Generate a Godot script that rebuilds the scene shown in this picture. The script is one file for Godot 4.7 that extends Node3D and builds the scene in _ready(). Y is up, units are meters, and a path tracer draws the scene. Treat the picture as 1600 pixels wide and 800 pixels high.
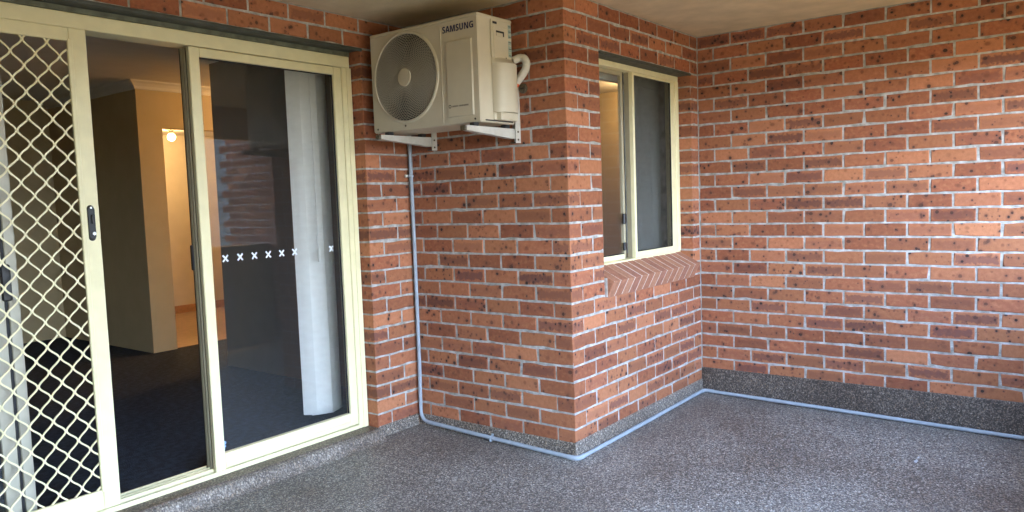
extends Node3D

# ---------------------------------------------------------------- measures (metres)
const PITCH := 0.086          # one brick course
const BED0 := 0.1597          # first bed joint above the floor
const BL := 0.2285
const BH := 0.0745
const BD := 0.11
const ZC := 1.1706            # wall with the window
const XD := 1.6725            # end wall
const AX := 0.3514            # right edge of the door opening is at x = -AX
const CEIL := 2.4817
const WIN0 := 0.352
const WIN1 := 1.556
const FLOOR_IN := 0.1

var used := {}
var rng := RandomNumberGenerator.new()
var M := {}
var brick_cache := {}
const ACOL := 8
const AROW := 24
const CW := 160
const CH := 53

# ---------------------------------------------------------------- small helpers
func numbered(called: String, parent: Node) -> String:
	var key := str(parent.get_instance_id()) + called
	if not used.has(key):
		used[key] = 0
		return called
	used[key] += 1
	return "%s_%03d" % [called, used[key]]

func put(called: String, mesh: Mesh, mat: Material, parent: Node = self, at := Vector3.ZERO) -> MeshInstance3D:
	var o := MeshInstance3D.new()
	o.name = numbered(called, parent)
	o.mesh = mesh
	o.material_override = mat
	o.position = at
	parent.add_child(o, true)
	return o

func thing(called: String, at: Vector3, label: String, category: String, group := "", turn := 0.0) -> Node3D:
	var o := Node3D.new()
	o.name = numbered(called, self)
	o.position = at
	o.rotation.y = turn
	add_child(o, true)
	tag(o, label, category, group)
	return o

func tag(o: Node, label: String, category: String, group := "") -> Node:
	o.set_meta("label", label)
	o.set_meta("category", category)
	if group != "":
		o.set_meta("group", group)
	return o

func struct(called: String, mesh: Mesh, mat: Material, label: String, category: String, at := Vector3.ZERO) -> MeshInstance3D:
	var o := put(called, mesh, mat, self, at)
	o.set_meta("kind", "structure")
	tag(o, label, category)
	return o

func stool() -> SurfaceTool:
	var st := SurfaceTool.new()
	st.begin(Mesh.PRIMITIVE_TRIANGLES)
	return st

func done(st: SurfaceTool) -> ArrayMesh:
	st.generate_normals()
	return st.commit()

func quad(st: SurfaceTool, a: Vector3, b: Vector3, c: Vector3, d: Vector3, ua := Vector2.ZERO, ub := Vector2.ZERO, uc := Vector2.ZERO, ud := Vector2.ZERO) -> void:
	# a b c d run counter-clockwise seen from outside
	st.set_smooth_group(-1)
	st.set_uv(ua); st.add_vertex(a)
	st.set_uv(uc); st.add_vertex(c)
	st.set_uv(ub); st.add_vertex(b)
	st.set_uv(ua); st.add_vertex(a)
	st.set_uv(ud); st.add_vertex(d)
	st.set_uv(uc); st.add_vertex(c)

func tri(st: SurfaceTool, a: Vector3, b: Vector3, c: Vector3) -> void:
	st.set_smooth_group(-1)
	st.set_uv(Vector2.ZERO)
	st.add_vertex(a); st.add_vertex(c); st.add_vertex(b)

# box between two corners with chamfered edges
func cbox(st: SurfaceTool, lo: Vector3, hi: Vector3, b := 0.002) -> void:
	var c := (lo + hi) * 0.5
	var h := (hi - lo) * 0.5
	b = minf(b, minf(h.x, minf(h.y, h.z)) * 0.9)
	var P := func(sx: int, sy: int, sz: int, ax: int) -> Vector3:
		var v := Vector3(h.x - b, h.y - b, h.z - b)
		v[ax] = h[ax]
		return c + Vector3(v.x * sx, v.y * sy, v.z * sz)
	for s in [-1, 1]:
		var q := [P.call(s, -1, -1, 0), P.call(s, 1, -1, 0), P.call(s, 1, 1, 0), P.call(s, -1, 1, 0)]
		quad_out(st, q, c)
		q = [P.call(-1, s, -1, 1), P.call(1, s, -1, 1), P.call(1, s, 1, 1), P.call(-1, s, 1, 1)]
		quad_out(st, q, c)
		q = [P.call(-1, -1, s, 2), P.call(1, -1, s, 2), P.call(1, 1, s, 2), P.call(-1, 1, s, 2)]
		quad_out(st, q, c)
	if b <= 0.0:
		return
	for s in [-1, 1]:
		for t in [-1, 1]:
			quad_out(st, [P.call(s, t, -1, 0), P.call(s, t, 1, 0), P.call(s, t, 1, 1), P.call(s, t, -1, 1)], c)
			quad_out(st, [P.call(s, -1, t, 0), P.call(s, 1, t, 0), P.call(s, 1, t, 2), P.call(s, -1, t, 2)], c)
			quad_out(st, [P.call(-1, s, t, 1), P.call(1, s, t, 1), P.call(1, s, t, 2), P.call(-1, s, t, 2)], c)
			for u in [-1, 1]:
				tri_out(st, P.call(s, t, u, 0), P.call(s, t, u, 1), P.call(s, t, u, 2), c)

func quad_out(st: SurfaceTool, q: Array, c: Vector3) -> void:
	var n: Vector3 = (q[1] - q[0]).cross(q[2] - q[0])
	var m: Vector3 = (q[0] + q[1] + q[2] + q[3]) * 0.25 - c
	if n.dot(m) >= 0.0:
		quad(st, q[0], q[1], q[2], q[3])
	else:
		quad(st, q[0], q[3], q[2], q[1])

func tri_out(st: SurfaceTool, a: Vector3, b: Vector3, d: Vector3, c: Vector3) -> void:
	if (b - a).cross(d - a).dot((a + b + d) / 3.0 - c) >= 0.0:
		tri(st, a, b, d)
	else:
		tri(st, a, d, b)

func box_mesh(lo: Vector3, hi: Vector3, b := 0.002) -> ArrayMesh:
	var st := stool()
	cbox(st, lo, hi, b)
	return done(st)

# tube along points
func tube(st: SurfaceTool, pts: Array, r: float, sides := 10, cap := true) -> void:
	var rings := []
	var n := pts.size()
	var t0: Vector3 = (pts[1] - pts[0]).normalized()
	var ref := Vector3.UP if absf(t0.y) < 0.9 else Vector3.RIGHT
	var side := t0.cross(ref).normalized()
	for i in n:
		var t: Vector3
		if i == 0: t = pts[1] - pts[0]
		elif i == n - 1: t = pts[i] - pts[i - 1]
		else: t = (pts[i + 1] - pts[i]).normalized() + (pts[i] - pts[i - 1]).normalized()
		t = t.normalized()
		side = (side - t * side.dot(t)).normalized()
		var up := side.cross(t)
		var ring := []
		for k in sides:
			var a := TAU * k / sides
			ring.append(pts[i] + side * cos(a) * r + up * sin(a) * r)
		rings.append(ring)
	st.set_smooth_group(0)
	for i in n - 1:
		for k in sides:
			var k2 := (k + 1) % sides
			var a: Vector3 = rings[i][k]
			var b: Vector3 = rings[i][k2]
			var c: Vector3 = rings[i + 1][k2]
			var d: Vector3 = rings[i + 1][k]
			st.set_uv(Vector2.ZERO)
			for v in [a, b, c, a, c, d]:
				st.add_vertex(v)
	if cap:
		for e in [0, n - 1]:
			st.set_smooth_group(-1)
			for k in range(1, sides - 1):
				st.set_uv(Vector2.ZERO)
				if e == 0:
					st.add_vertex(rings[e][0]); st.add_vertex(rings[e][k + 1]); st.add_vertex(rings[e][k])
				else:
					st.add_vertex(rings[e][0]); st.add_vertex(rings[e][k]); st.add_vertex(rings[e][k + 1])

# solid of revolution: profile of (radius, along) about AXIS through O
func lathe(st: SurfaceTool, o: Vector3, axis: Vector3, prof: Array, sides := 32) -> void:
	var ref := Vector3.UP if absf(axis.y) < 0.9 else Vector3.RIGHT
	var u := axis.cross(ref).normalized()
	var w := axis.cross(u).normalized()
	for i in prof.size() - 1:
		var p: Vector2 = prof[i]
		var q: Vector2 = prof[i + 1]
		st.set_smooth_group(-1)
		for k in sides:
			var a := TAU * k / sides
			var b := TAU * (k + 1) / sides
			var da := u * cos(a) + w * sin(a)
			var db := u * cos(b) + w * sin(b)
			var A := o + axis * p.y + da * p.x
			var B := o + axis * p.y + db * p.x
			var C := o + axis * q.y + db * q.x
			var D := o + axis * q.y + da * q.x
			st.set_uv(Vector2.ZERO)
			if p.x > 1e-5:
				for v in [A, C, B]: st.add_vertex(v)
			if q.x > 1e-5:
				for v in [A, D, C]: st.add_vertex(v)

# polyline with rounded corners
func bend(corners: Array, r: float, n := 6) -> Array:
	var out := [corners[0]]
	for i in range(1, corners.size() - 1):
		var p: Vector3 = corners[i]
		var a: Vector3 = (corners[i - 1] - p).normalized()
		var b: Vector3 = (corners[i + 1] - p).normalized()
		for k in n + 1:
			var t := float(k) / n
			var s := p + a * r * (1.0 - t) * (1.0 - t) + b * r * t * t
			out.append(s)
	out.append(corners[-1])
	return out

# ---------------------------------------------------------------- materials
func lin(r: float, g: float, b: float) -> Color:
	return Color(r, g, b).linear_to_srgb()

func noise(freq: float, seed_: int, oct := 4, kind := FastNoiseLite.TYPE_SIMPLEX_SMOOTH) -> FastNoiseLite:
	var n := FastNoiseLite.new()
	n.seed = seed_
	n.noise_type = kind
	n.frequency = freq
	n.fractal_octaves = oct
	return n

func noise_tex(freq: float, seed_: int, lo: Color, hi: Color, size := 512, oct := 4) -> NoiseTexture2D:
	var t := NoiseTexture2D.new()
	t.width = size; t.height = size
	t.seamless = true
	t.noise = noise(freq, seed_, oct)
	var g := Gradient.new()
	g.set_color(0, lo); g.set_color(1, hi)
	t.color_ramp = g
	return t

func height_tex(freq: float, seed_: int, size := 512, oct := 4) -> NoiseTexture2D:
	return noise_tex(freq, seed_, Color.BLACK, Color.WHITE, size, oct)

func plain(c: Color, rough := 0.5, metal := 0.0, spec := 0.5) -> StandardMaterial3D:
	var m := StandardMaterial3D.new()
	m.albedo_color = c
	m.roughness = rough
	m.metallic = metal
	m.metallic_specular = spec
	return m

# painted or plastered surface: faint mottling in world space and fine relief
func mottled(c: Color, rough: float, amount: float, scale: float, seed_: int, relief := 0.0) -> StandardMaterial3D:
	var m := plain(c, rough)
	m.albedo_texture = noise_tex(0.012, seed_, Color(1.0 - amount, 1.0 - amount, 1.0 - amount * 1.1), Color.WHITE, 512, 5)
	m.uv1_triplanar = true
	m.uv1_world_triplanar = true
	m.uv1_scale = Vector3.ONE * scale
	if relief > 0.0:
		m.heightmap_enabled = true
		m.heightmap_texture = height_tex(0.06, seed_ + 7, 512, 4)
		m.heightmap_scale = relief
	return m

func glass(a: float) -> StandardMaterial3D:
	var m := plain(Color(0.86, 0.9, 0.9, a), 0.0)
	m.transparency = BaseMaterial3D.TRANSPARENCY_ALPHA
	m.metallic_specular = 0.36
	return m

# one sheet of brick faces: each cell its own tone, dark flashing and iron spots
func brick_sheet() -> Array:
	var w := ACOL * CW
	var h := AROW * CH
	var data := PackedByteArray()
	data.resize(w * h * 3)
	var hd := PackedByteArray()
	hd.resize(w * h * 3)
	var n1 := noise(0.05, 11, 3)
	var n2 := noise(0.35, 12, 2)
	var n3 := noise(0.022, 13, 3)
	var orange := Vector3(0.430, 0.178, 0.088)
	var red := Vector3(0.305, 0.108, 0.058)
	var plum := Vector3(0.140, 0.063, 0.051)
	var blot := Vector3(0.155, 0.062, 0.036)
	var spotc := Vector3(0.040, 0.030, 0.027)
	for row in AROW:
		for col in ACOL:
			var tone := rng.randf()
			var flash := 0.0
			var pick := rng.randf()
			if pick < 0.20: flash = rng.randf_range(0.55, 1.0)
			elif pick < 0.50: flash = rng.randf_range(0.15, 0.5)
			var gain := rng.randf_range(0.80, 1.18)
			var spots := []
			var ns := rng.randi_range(2, 7)
			if rng.randf() < 0.3: ns += rng.randi_range(4, 11)
			for i in ns:
				var r := rng.randf_range(1.2, 2.8)
				if rng.randf() < 0.38: r = rng.randf_range(3.4, 7.6)
				spots.append([rng.randf() * CW, rng.randf() * CH, r, rng.randf_range(0.5, 1.0), rng.randf_range(0.75, 1.35)])
			for i in rng.randi_range(1, 5):
				spots.append([rng.randf() * CW, rng.randf() * CH, rng.randf_range(5.0, 11.0), -rng.randf_range(0.25, 0.6), rng.randf_range(0.7, 1.2)])
			var side_a := rng.randf_range(0.04, 0.10)
			var base := red.lerp(orange, tone)
			for y in CH:
				for x in CW:
					var px := col * CW + x
					var py := row * CH + y
					var f1 := n1.get_noise_2d(px, py)
					var f2 := n2.get_noise_2d(px, py * 1.4)
					var c := base
					# drift of tone across the face
					c = c.lerp(orange, clampf(n3.get_noise_2d(px * 1.3, py * 2.0) * 0.9, 0.0, 0.5))
					if flash > 0.0:
						var ex := minf(x, CW - x) / float(CW)
						var ey := minf(y, CH - y) / float(CH)
						var e := minf(ex / side_a, ey / 0.26) + f1 * 0.75
						var k := clampf((e - 0.55) * 1.6, 0.0, 1.0) * flash * clampf(0.88 + f1 * 0.3 + f2 * 0.2, 0.5, 1.0)
						c = c.lerp(plum, k * 0.92)
					var g := gain * (1.0 + f2 * 0.20 + f1 * 0.14)
					c *= g
					var hh := 0.62 + f2 * 0.22 + f1 * 0.12
					for s in spots:
						var dx: float = (x - s[0]) * s[4]
						var dy: float = y - s[1]
						var d: float = sqrt(dx * dx + dy * dy) + f2 * 0.9
						var r: float = s[2]
						if s[3] < 0.0:
							if d < r:
								c = c.lerp(blot, -s[3] * clampf((r - d) / r * 1.8, 0.0, 1.0))
						elif d < r * 2.6:
							if d < r:
								c = c.lerp(spotc, clampf((r - d) * 1.2, 0.0, 1.0) * s[3])
								hh -= clampf((r - d) * 0.4, 0.0, 0.3)
							else:
								c = c.lerp(plum, (1.0 - (d - r) / (r * 1.6)) * 0.45 * s[3])
					var o := (py * w + px) * 3
					var sc := Color(clampf(c.x, 0.0, 1.0), clampf(c.y, 0.0, 1.0), clampf(c.z, 0.0, 1.0)).linear_to_srgb()
					data[o] = int(sc.r * 255.0)
					data[o + 1] = int(sc.g * 255.0)
					data[o + 2] = int(sc.b * 255.0)
					var hb := int(clampf(hh, 0.0, 1.0) * 255.0)
					hd[o] = hb; hd[o + 1] = hb; hd[o + 2] = hb
	var im := Image.create_from_data(w, h, false, Image.FORMAT_RGB8, data)
	var hi := Image.create_from_data(w, h, false, Image.FORMAT_RGB8, hd)
	hi.convert(Image.FORMAT_RGBA8)
	hi.bump_map_to_normal_map(2.4)
	return [ImageTexture.create_from_image(im), ImageTexture.create_from_image(hi)]

# exposed aggregate: chips of stone in a dark cement, wrapping at the edges
func aggregate_sheet(size: int, chips: int, seed_: int) -> Array:
	var r2 := RandomNumberGenerator.new()
	r2.seed = seed_
	var data := PackedByteArray()
	data.resize(size * size * 3)
	var hd := PackedByteArray()
	hd.resize(size * size * 3)
	for i in size * size:
		var k := r2.randi_range(-7, 7)
		data[i * 3] = 98 + k; data[i * 3 + 1] = 92 + k; data[i * 3 + 2] = 86 + k
		hd[i * 3] = 60; hd[i * 3 + 1] = 60; hd[i * 3 + 2] = 60
	var tones := [Color8(222, 217, 205), Color8(198, 190, 175), Color8(166, 158, 147), Color8(116, 106, 96), Color8(184, 165, 142), Color8(84, 79, 74), Color8(148, 141, 132), Color8(246, 243, 234)]
	for i in chips:
		var pick := r2.randi_range(0, 15)
		var c: Color = tones[[0, 1, 1, 1, 2, 2, 2, 2, 4, 4, 3, 5, 6, 6, 6, 6][pick]]
		var cx := r2.randi_range(0, size - 1)
		var cy := r2.randi_range(0, size - 1)
		var a := r2.randf_range(2.0, 5.4)
		var b := a * r2.randf_range(0.5, 0.95)
		var ang := r2.randf() * PI
		var ca := cos(ang)
		var sa := sin(ang)
		var g := r2.randf_range(0.85, 1.1)
		var R := int(ceil(a))
		var top := r2.randi_range(140, 230)
		for y in range(-R, R + 1):
			for x in range(-R, R + 1):
				var u := (x * ca + y * sa) / a
				var v := (-x * sa + y * ca) / b
				var d := absf(u) * absf(u) + absf(v) * absf(v)
				if d <= 1.0:
					var o := (posmod(cy + y, size) * size + posmod(cx + x, size)) * 3
					data[o] = clampi(int(c.r8 * g), 0, 255)
					data[o + 1] = clampi(int(c.g8 * g), 0, 255)
					data[o + 2] = clampi(int(c.b8 * g), 0, 255)
					var hb := int(top * (1.0 - d * 0.55))
					hd[o] = hb; hd[o + 1] = hb; hd[o + 2] = hb
	var im := Image.create_from_data(size, size, false, Image.FORMAT_RGB8, data)
	im.generate_mipmaps()
	var hi := Image.create_from_data(size, size, false, Image.FORMAT_RGB8, hd)
	hi.convert(Image.FORMAT_RGBA8)
	hi.bump_map_to_normal_map(1.6)
	return [ImageTexture.create_from_image(im), ImageTexture.create_from_image(hi)]

func make_materials() -> void:
	rng.seed = 20240
	var bs := brick_sheet()
	var m := plain(Color.WHITE, 0.85, 0.0, 0.2)
	m.albedo_texture = bs[0]
	m.normal_enabled = true
	m.normal_texture = bs[1]
	m.normal_scale = 0.7
	M.brick = m
	M.sill_mortar = mottled(lin(0.78, 0.66, 0.57), 0.95, 0.2, 1.7, 32, 0.1)
	M.sill_bricks = []
	for k in 4:
		M.sill_bricks.append(mottled([lin(0.50, 0.225, 0.13), lin(0.45, 0.19, 0.11), lin(0.53, 0.25, 0.145), lin(0.42, 0.18, 0.115)][k], 0.85, 0.25, 5.0, 33 + k, 0.1))
	M.mortar = mottled(lin(0.60, 0.575, 0.54), 0.95, 0.34, 2.6, 31, 0.3)
	var ag := aggregate_sheet(1024, 23000, 77)
	for k in ["floor", "plinth", "plinth_dark", "plinth_brown"]:
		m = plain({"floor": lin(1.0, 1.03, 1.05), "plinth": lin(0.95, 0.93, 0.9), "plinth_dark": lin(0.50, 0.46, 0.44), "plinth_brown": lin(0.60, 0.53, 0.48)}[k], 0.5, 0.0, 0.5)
		m.albedo_texture = ag[0]
		m.normal_enabled = true
		m.normal_texture = ag[1]
		m.normal_scale = 0.8
		m.uv1_triplanar = true
		m.uv1_world_triplanar = true
		m.uv1_scale = Vector3.ONE * 1.05
		m.detail_enabled = true
		m.detail_blend_mode = BaseMaterial3D.BLEND_MODE_MUL
		m.detail_albedo = noise_tex(0.006, 5, Color(0.80, 0.77, 0.75), Color(1, 1, 1), 512, 5)
		m.detail_uv_layer = BaseMaterial3D.DETAIL_UV_2
		m.uv2_triplanar = true
		m.uv2_world_triplanar = true
		m.uv2_scale = Vector3.ONE * 0.37
		M[k] = m
	M.ledge = mottled(lin(0.17, 0.15, 0.135), 0.75, 0.45, 3.0, 41, 0.15)
	M.ceiling = mottled(lin(0.72, 0.59, 0.39), 0.9, 0.10, 0.8, 51, 0.03)
	M.cream = mottled(lin(0.88, 0.80, 0.48), 0.32, 0.05, 1.5, 61)
	M.cream_screen_shade = mottled(lin(0.50, 0.47, 0.36), 0.4, 0.08, 1.5, 162)  # cream with the shade behind the screen door put into its colour
	M.flashing = mottled(lin(0.21, 0.22, 0.15), 0.6, 0.35, 2.0, 163)
	M.cream_shade = mottled(lin(0.42, 0.37, 0.24), 0.4, 0.06, 1.5, 62)  # darker copy of the cream for faces turned from the light
	M.seal = plain(lin(0.012, 0.012, 0.012), 0.6)
	M.lintel = mottled(lin(0.095, 0.105, 0.090), 0.55, 0.4, 2.0, 63, 0.03)
	M.glass = glass(0.012)
	M.glass_window = glass(0.015)
	M.fly_screen = plain(Color(0.22, 0.22, 0.20, 0.34), 0.9, 0.0, 0.1)
	M.fly_screen.transparency = BaseMaterial3D.TRANSPARENCY_ALPHA
	M.sticker = plain(lin(0.75, 0.78, 0.8), 0.6)
	M.blue_sticker = plain(lin(0.2, 0.32, 0.5), 0.4)
	M.black = plain(lin(0.018, 0.018, 0.018), 0.4)
	M.chrome = plain(lin(0.7, 0.7, 0.68), 0.25, 0.9)
	M.ac = mottled(lin(0.62, 0.56, 0.42), 0.42, 0.04, 1.2, 71)
	M.ac_grille = plain(lin(0.40, 0.365, 0.29), 0.45)
	M.ac_dark = plain(lin(0.02, 0.02, 0.022), 0.7)
	M.ac_fan = plain(lin(0.05, 0.05, 0.055), 0.5)
	M.ink_blue = plain(lin(0.010, 0.014, 0.075), 0.5)
	M.ink_grey = plain(lin(0.10, 0.085, 0.07), 0.6)
	M.label_green = plain(lin(0.32, 0.42, 0.38), 0.6)
	M.bracket = mottled(lin(0.62, 0.60, 0.53), 0.45, 0.08, 2.0, 81)
	M.rubber = plain(lin(0.03, 0.03, 0.03), 0.8)
	M.hose = mottled(lin(0.72, 0.69, 0.60), 0.75, 0.12, 6.0, 82, 0.1)
	M.orange_tape = plain(lin(0.75, 0.12, 0.03), 0.5)
	M.conduit = mottled(lin(0.38, 0.43, 0.48), 0.55, 0.12, 3.0, 83)
	M.old_metal = mottled(lin(0.16, 0.13, 0.08), 0.5, 0.4, 9.0, 84)
	M.carpet = mottled(lin(0.034, 0.045, 0.072), 0.97, 0.45, 3.0, 91, 0.4)
	M.plaster = mottled(lin(0.56, 0.44, 0.245), 0.85, 0.04, 0.7, 92)
	M.plaster_white = mottled(lin(0.74, 0.70, 0.62), 0.85, 0.04, 0.7, 93)
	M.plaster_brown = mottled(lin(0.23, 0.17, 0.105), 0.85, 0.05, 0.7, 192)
	M.timber_skirt = mottled(lin(0.50, 0.26, 0.12), 0.45, 0.15, 2.0, 94)
	M.plaster_hall = mottled(lin(0.72, 0.64, 0.48), 0.85, 0.04, 0.7, 193)
	M.hall_tile = mottled(lin(0.46, 0.31, 0.19), 0.35, 0.15, 2.0, 95)
	M.blind = mottled(lin(0.70, 0.70, 0.64), 0.7, 0.05, 3.0, 96)
	M.blind.backlight_enabled = true
	M.blind.backlight = Color(0.25, 0.27, 0.27)
	M.blind_grey = mottled(lin(0.50, 0.52, 0.48), 0.8, 0.1, 3.0, 97)
	M.mark = mottled(lin(0.72, 0.75, 0.80), 0.7, 0.3, 12.0, 98)
	M.grass = mottled(lin(0.23, 0.165, 0.05), 0.95, 0.4, 0.6, 99, 1.0)
	M.render_grey = mottled(lin(0.30, 0.29, 0.26), 0.9, 0.2, 1.0, 101)
	M.render = mottled(lin(0.34, 0.24, 0.13), 0.9, 0.25, 1.0, 100)
	var b := plain(lin(0.9, 0.8, 0.6), 0.4)
	b.emission_enabled = true
	b.emission = Color(1.0, 0.80, 0.50)
	b.emission_energy_multiplier = 3.0
	M.bulb = b

# ---------------------------------------------------------------- bricks
# a brick lying along +x from its lower left front corner, face towards +z, with worn arrises
func brick_mesh(length: float, height: float, depth: float, variant: int) -> ArrayMesh:
	var key := "%.3f %.3f %.3f %d" % [length, height, depth, variant]
	if brick_cache.has(key):
		return brick_cache[key]
	var r := RandomNumberGenerator.new()
	r.seed = hash(key)
	var cell := variant % (ACOL * AROW)
	var cu := float(cell % ACOL) / ACOL
	var cv := float(cell / ACOL) / AROW
	var us := 1.0 / ACOL / 0.236
	var vs := 1.0 / AROW / 0.080
	var off := 0.0
	if length < 0.15 and depth < 0.15:
		off = r.randf_range(0.0, 0.11)
	var uv := func(x: float, y: float) -> Vector2:
		return Vector2(cu + (clampf(x + off, 0.0, 0.230) + 0.003) * us, cv + (clampf(height - y, 0.0, 0.077) + 0.0015) * vs)
	var z0: float = r.randf_range(-0.0015, 0.0012)
	# outline with worn, slightly wavy edges: corners and points along the edges, counter-clockwise
	var n := 3 if length > 0.15 else 2
	var ring := []
	for i in n: ring.append(Vector2(length * i / n, 0))
	ring.append(Vector2(length, 0))
	for i in range(n, 0, -1): ring.append(Vector2(length * i / n, height))
	ring.append(Vector2(0, height))
	var so := []
	var fi := []
	var bk := []
	var mid := Vector2(length, height) * 0.5
	for p in ring:
		var q: Vector2 = p + Vector2(r.randf_range(-0.0012, 0.0012), r.randf_range(-0.0017, 0.0017))
		var b := r.randf_range(0.0022, 0.0052)
		if r.randf() < 0.10: b = r.randf_range(0.006, 0.010)    # a chipped arris
		so.append(Vector3(q.x, q.y, -b * 0.9))
		var inward := Vector2(signf(mid.x - q.x) * minf(b, absf(mid.x - q.x)) if (p.x < 0.001 or p.x > length - 0.001) else 0.0, signf(mid.y - q.y) * b)
		fi.append(Vector3(q.x + inward.x, q.y + inward.y, z0 + r.randf_range(-0.0006, 0.0006)))
		bk.append(Vector3(p.x, p.y, -depth))
	var st := stool()
	var U := func(v: Vector3) -> Vector2: return uv.call(v.x, v.y)
	var m := ring.size()
	var heart := Vector3(mid.x, mid.y, z0)
	st.set_smooth_group(-1)
	for i in m:
		var k := (i + 1) % m
		for v in [heart, fi[k], fi[i]]:
			st.set_uv(U.call(v)); st.add_vertex(v)
		quad(st, so[i], so[k], fi[k], fi[i], U.call(so[i]), U.call(so[k]), U.call(fi[k]), U.call(fi[i]))
		# sides: texture runs on round the corner
		var end0: bool = ring[i].x < 0.001 and ring[k].x < 0.001
		var end1: bool = ring[i].x > length - 0.001 and ring[k].x > length - 0.001
		var e := func(v: Vector3) -> Vector2:
			if end1: return uv.call(0.12 + minf(-v.z, 0.11), v.y)
			if end0: return uv.call(minf(-v.z, 0.11), v.y)
			return uv.call(v.x, -v.z * 0.6)
		quad(st, bk[i], bk[k], so[k], so[i], e.call(bk[i]), e.call(bk[k]), e.call(so[k]), e.call(so[i]))
	st.generate_normals()
	st.generate_tangents()
	brick_cache[key] = st.commit()
	return brick_cache[key]

var brick_no := 0

func lay(wall: Node3D, x0: float, x1: float, course: int, depth := BD) -> void:
	brick_no += 1
	var v := (brick_no * 89 + (brick_no / 7) * 31 + course * 13) % (ACOL * AROW)
	put("brick", brick_mesh(x1 - x0, BH, depth, v), M.brick, wall, Vector3(x0, BED0 + PITCH * course + 0.00575, 0))

# bricks beyond the picture: joined
func lay_far(st: SurfaceTool, x0: float, x1: float, course: int) -> void:
	brick_no += 1
	st.append_from(brick_mesh(x1 - x0, BH, BD, (brick_no * 89 + course * 13) % (ACOL * AROW)), 0, Transform3D(Basis(), Vector3(x0, BED0 + PITCH * course + 0.00575, 0)))

# one wall seen from its face: local x to the right, face at z = 0
func brick_walls() -> void:
	# wall with the sliding door
	var w := thing("brick_wall", Vector3.ZERO, "brick wall round the sliding door, with the narrow brick pier right of it", "brick wall")
	var st := stool()
	cbox(st, Vector3(-AX + 0.004, -0.3, -0.25), Vector3(0.2, 2.75, -0.0035), 0.0)
	cbox(st, Vector3(-3.2, 2.312, -0.25), Vector3(-AX + 0.004, 2.75, -0.0035), 0.0)
	cbox(st, Vector3(-5.6, -0.3, -0.25), Vector3(-2.996, 2.75, -0.0035), 0.0)
	put("mortar", done(st), M.mortar, w)
	var far := stool()
	for i in range(-2, 27):
		var even := posmod(i, 2) == 0
		if even:
			lay(w, -0.35, -0.12, i); lay(w, -0.11, -0.002, i)
		else:
			if i < 25: lay(w, -0.35, -0.24, i)
			lay(w, -0.23, -0.002, i)
		if i >= 25:
			for n in 12:
				var xr := (-0.36 if even else -0.24) - 0.24 * n
				lay(w, xr - BL, xr, i)
		for n in 10:
			var xr := -3.0 - 0.24 * n - (0.0 if even else 0.12)
			lay_far(far, xr - BL, xr, i)
	far.generate_tangents()
	put("brickwork", far.commit(), M.brick, w).set_meta("kind", "stuff")

	# wall that carries the air conditioner: faces -x, local x is world z
	w = thing("brick_wall", Vector3.ZERO, "brick wall that carries the air conditioner, between the door pier and the outer corner", "brick wall", "", -PI / 2)
	put("mortar", box_mesh(Vector3(0.001, -0.3, -0.25), Vector3(ZC - 0.0038, 2.75, -0.0035), 0.0), M.mortar, w)
	for i in range(-2, 27):
		var even := posmod(i, 2) == 0
		var x := ZC
		if even:
			lay(w, x - BL, x, i); x -= 0.24
		else:
			x -= 0.12
		while x > 0.03:
			lay(w, maxf(x - BL, 0.003), x, i)
			x -= 0.24

	# wall with the window
	w = thing("brick_wall", Vector3(0, 0, ZC), "brick wall with the window and sloping brick sill, right of the outer corner", "brick wall")
	st = stool()
	cbox(st, Vector3(0.0038, -0.3, -0.25), Vector3(WIN0 - 0.004, 2.75, -0.0035), 0.0)
	cbox(st, Vector3(WIN1 + 0.004, -0.3, -0.25), Vector3(3.7, 2.75, -0.0035), 0.0)
	cbox(st, Vector3(WIN0 - 0.004, 2.226, -0.25), Vector3(WIN1 + 0.004, 2.75, -0.0035), 0.0)
	cbox(st, Vector3(WIN0 - 0.004, -0.3, -0.25), Vector3(WIN1 + 0.004, 0.85, -0.0035), 0.0)
	cbox(st, Vector3(WIN0 - 0.004, 0.85, -0.25), Vector3(WIN1 + 0.004, 0.985, -0.1), 0.0)
	put("mortar", done(st), M.mortar, w)
	for i in range(-2, 27):
		var even := posmod(i, 2) == 0
		var hole := i >= 8 and i <= 23
		var x := 0.12 if even else 0.0
		if hole:
			if even:
				lay(w, 0.12, 0.35, i)
			else:
				lay(w, 0.0, BL, i); lay(w, 0.24, 0.35, i)
			lay(w, 1.559, XD - 0.004, i)
		else:
			while x < XD - 0.03:
				lay(w, x, minf(x + BL, XD - 0.004), i)
				x += 0.24

	# end wall: faces -x, local x is world z from the inner corner
	w = thing("brick_wall", Vector3(XD, 0, ZC), "long brick wall at the end of the balcony, right of the window", "brick wall", "", -PI / 2)
	put("mortar", box_mesh(Vector3(-0.1, -0.3, -0.25), Vector3(3.3, 2.75, -0.0035), 0.0), M.mortar, w)
	far = stool()
	for i in range(-2, 27):
		var even := posmod(i, 2) == 0
		var x := 0.003
		if even:
			lay(w, x, 0.11 + 0.12, i); x = 0.24
		else:
			lay(w, x, 0.11, i); x = 0.12
		while x < 3.2:
			if x < 2.2: lay(w, x, x + BL, i)
			else: lay_far(far, x, x + BL, i)
			x += 0.24
	far.generate_tangents()
	put("brickwork", far.commit(), M.brick, w).set_meta("kind", "stuff")

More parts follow.
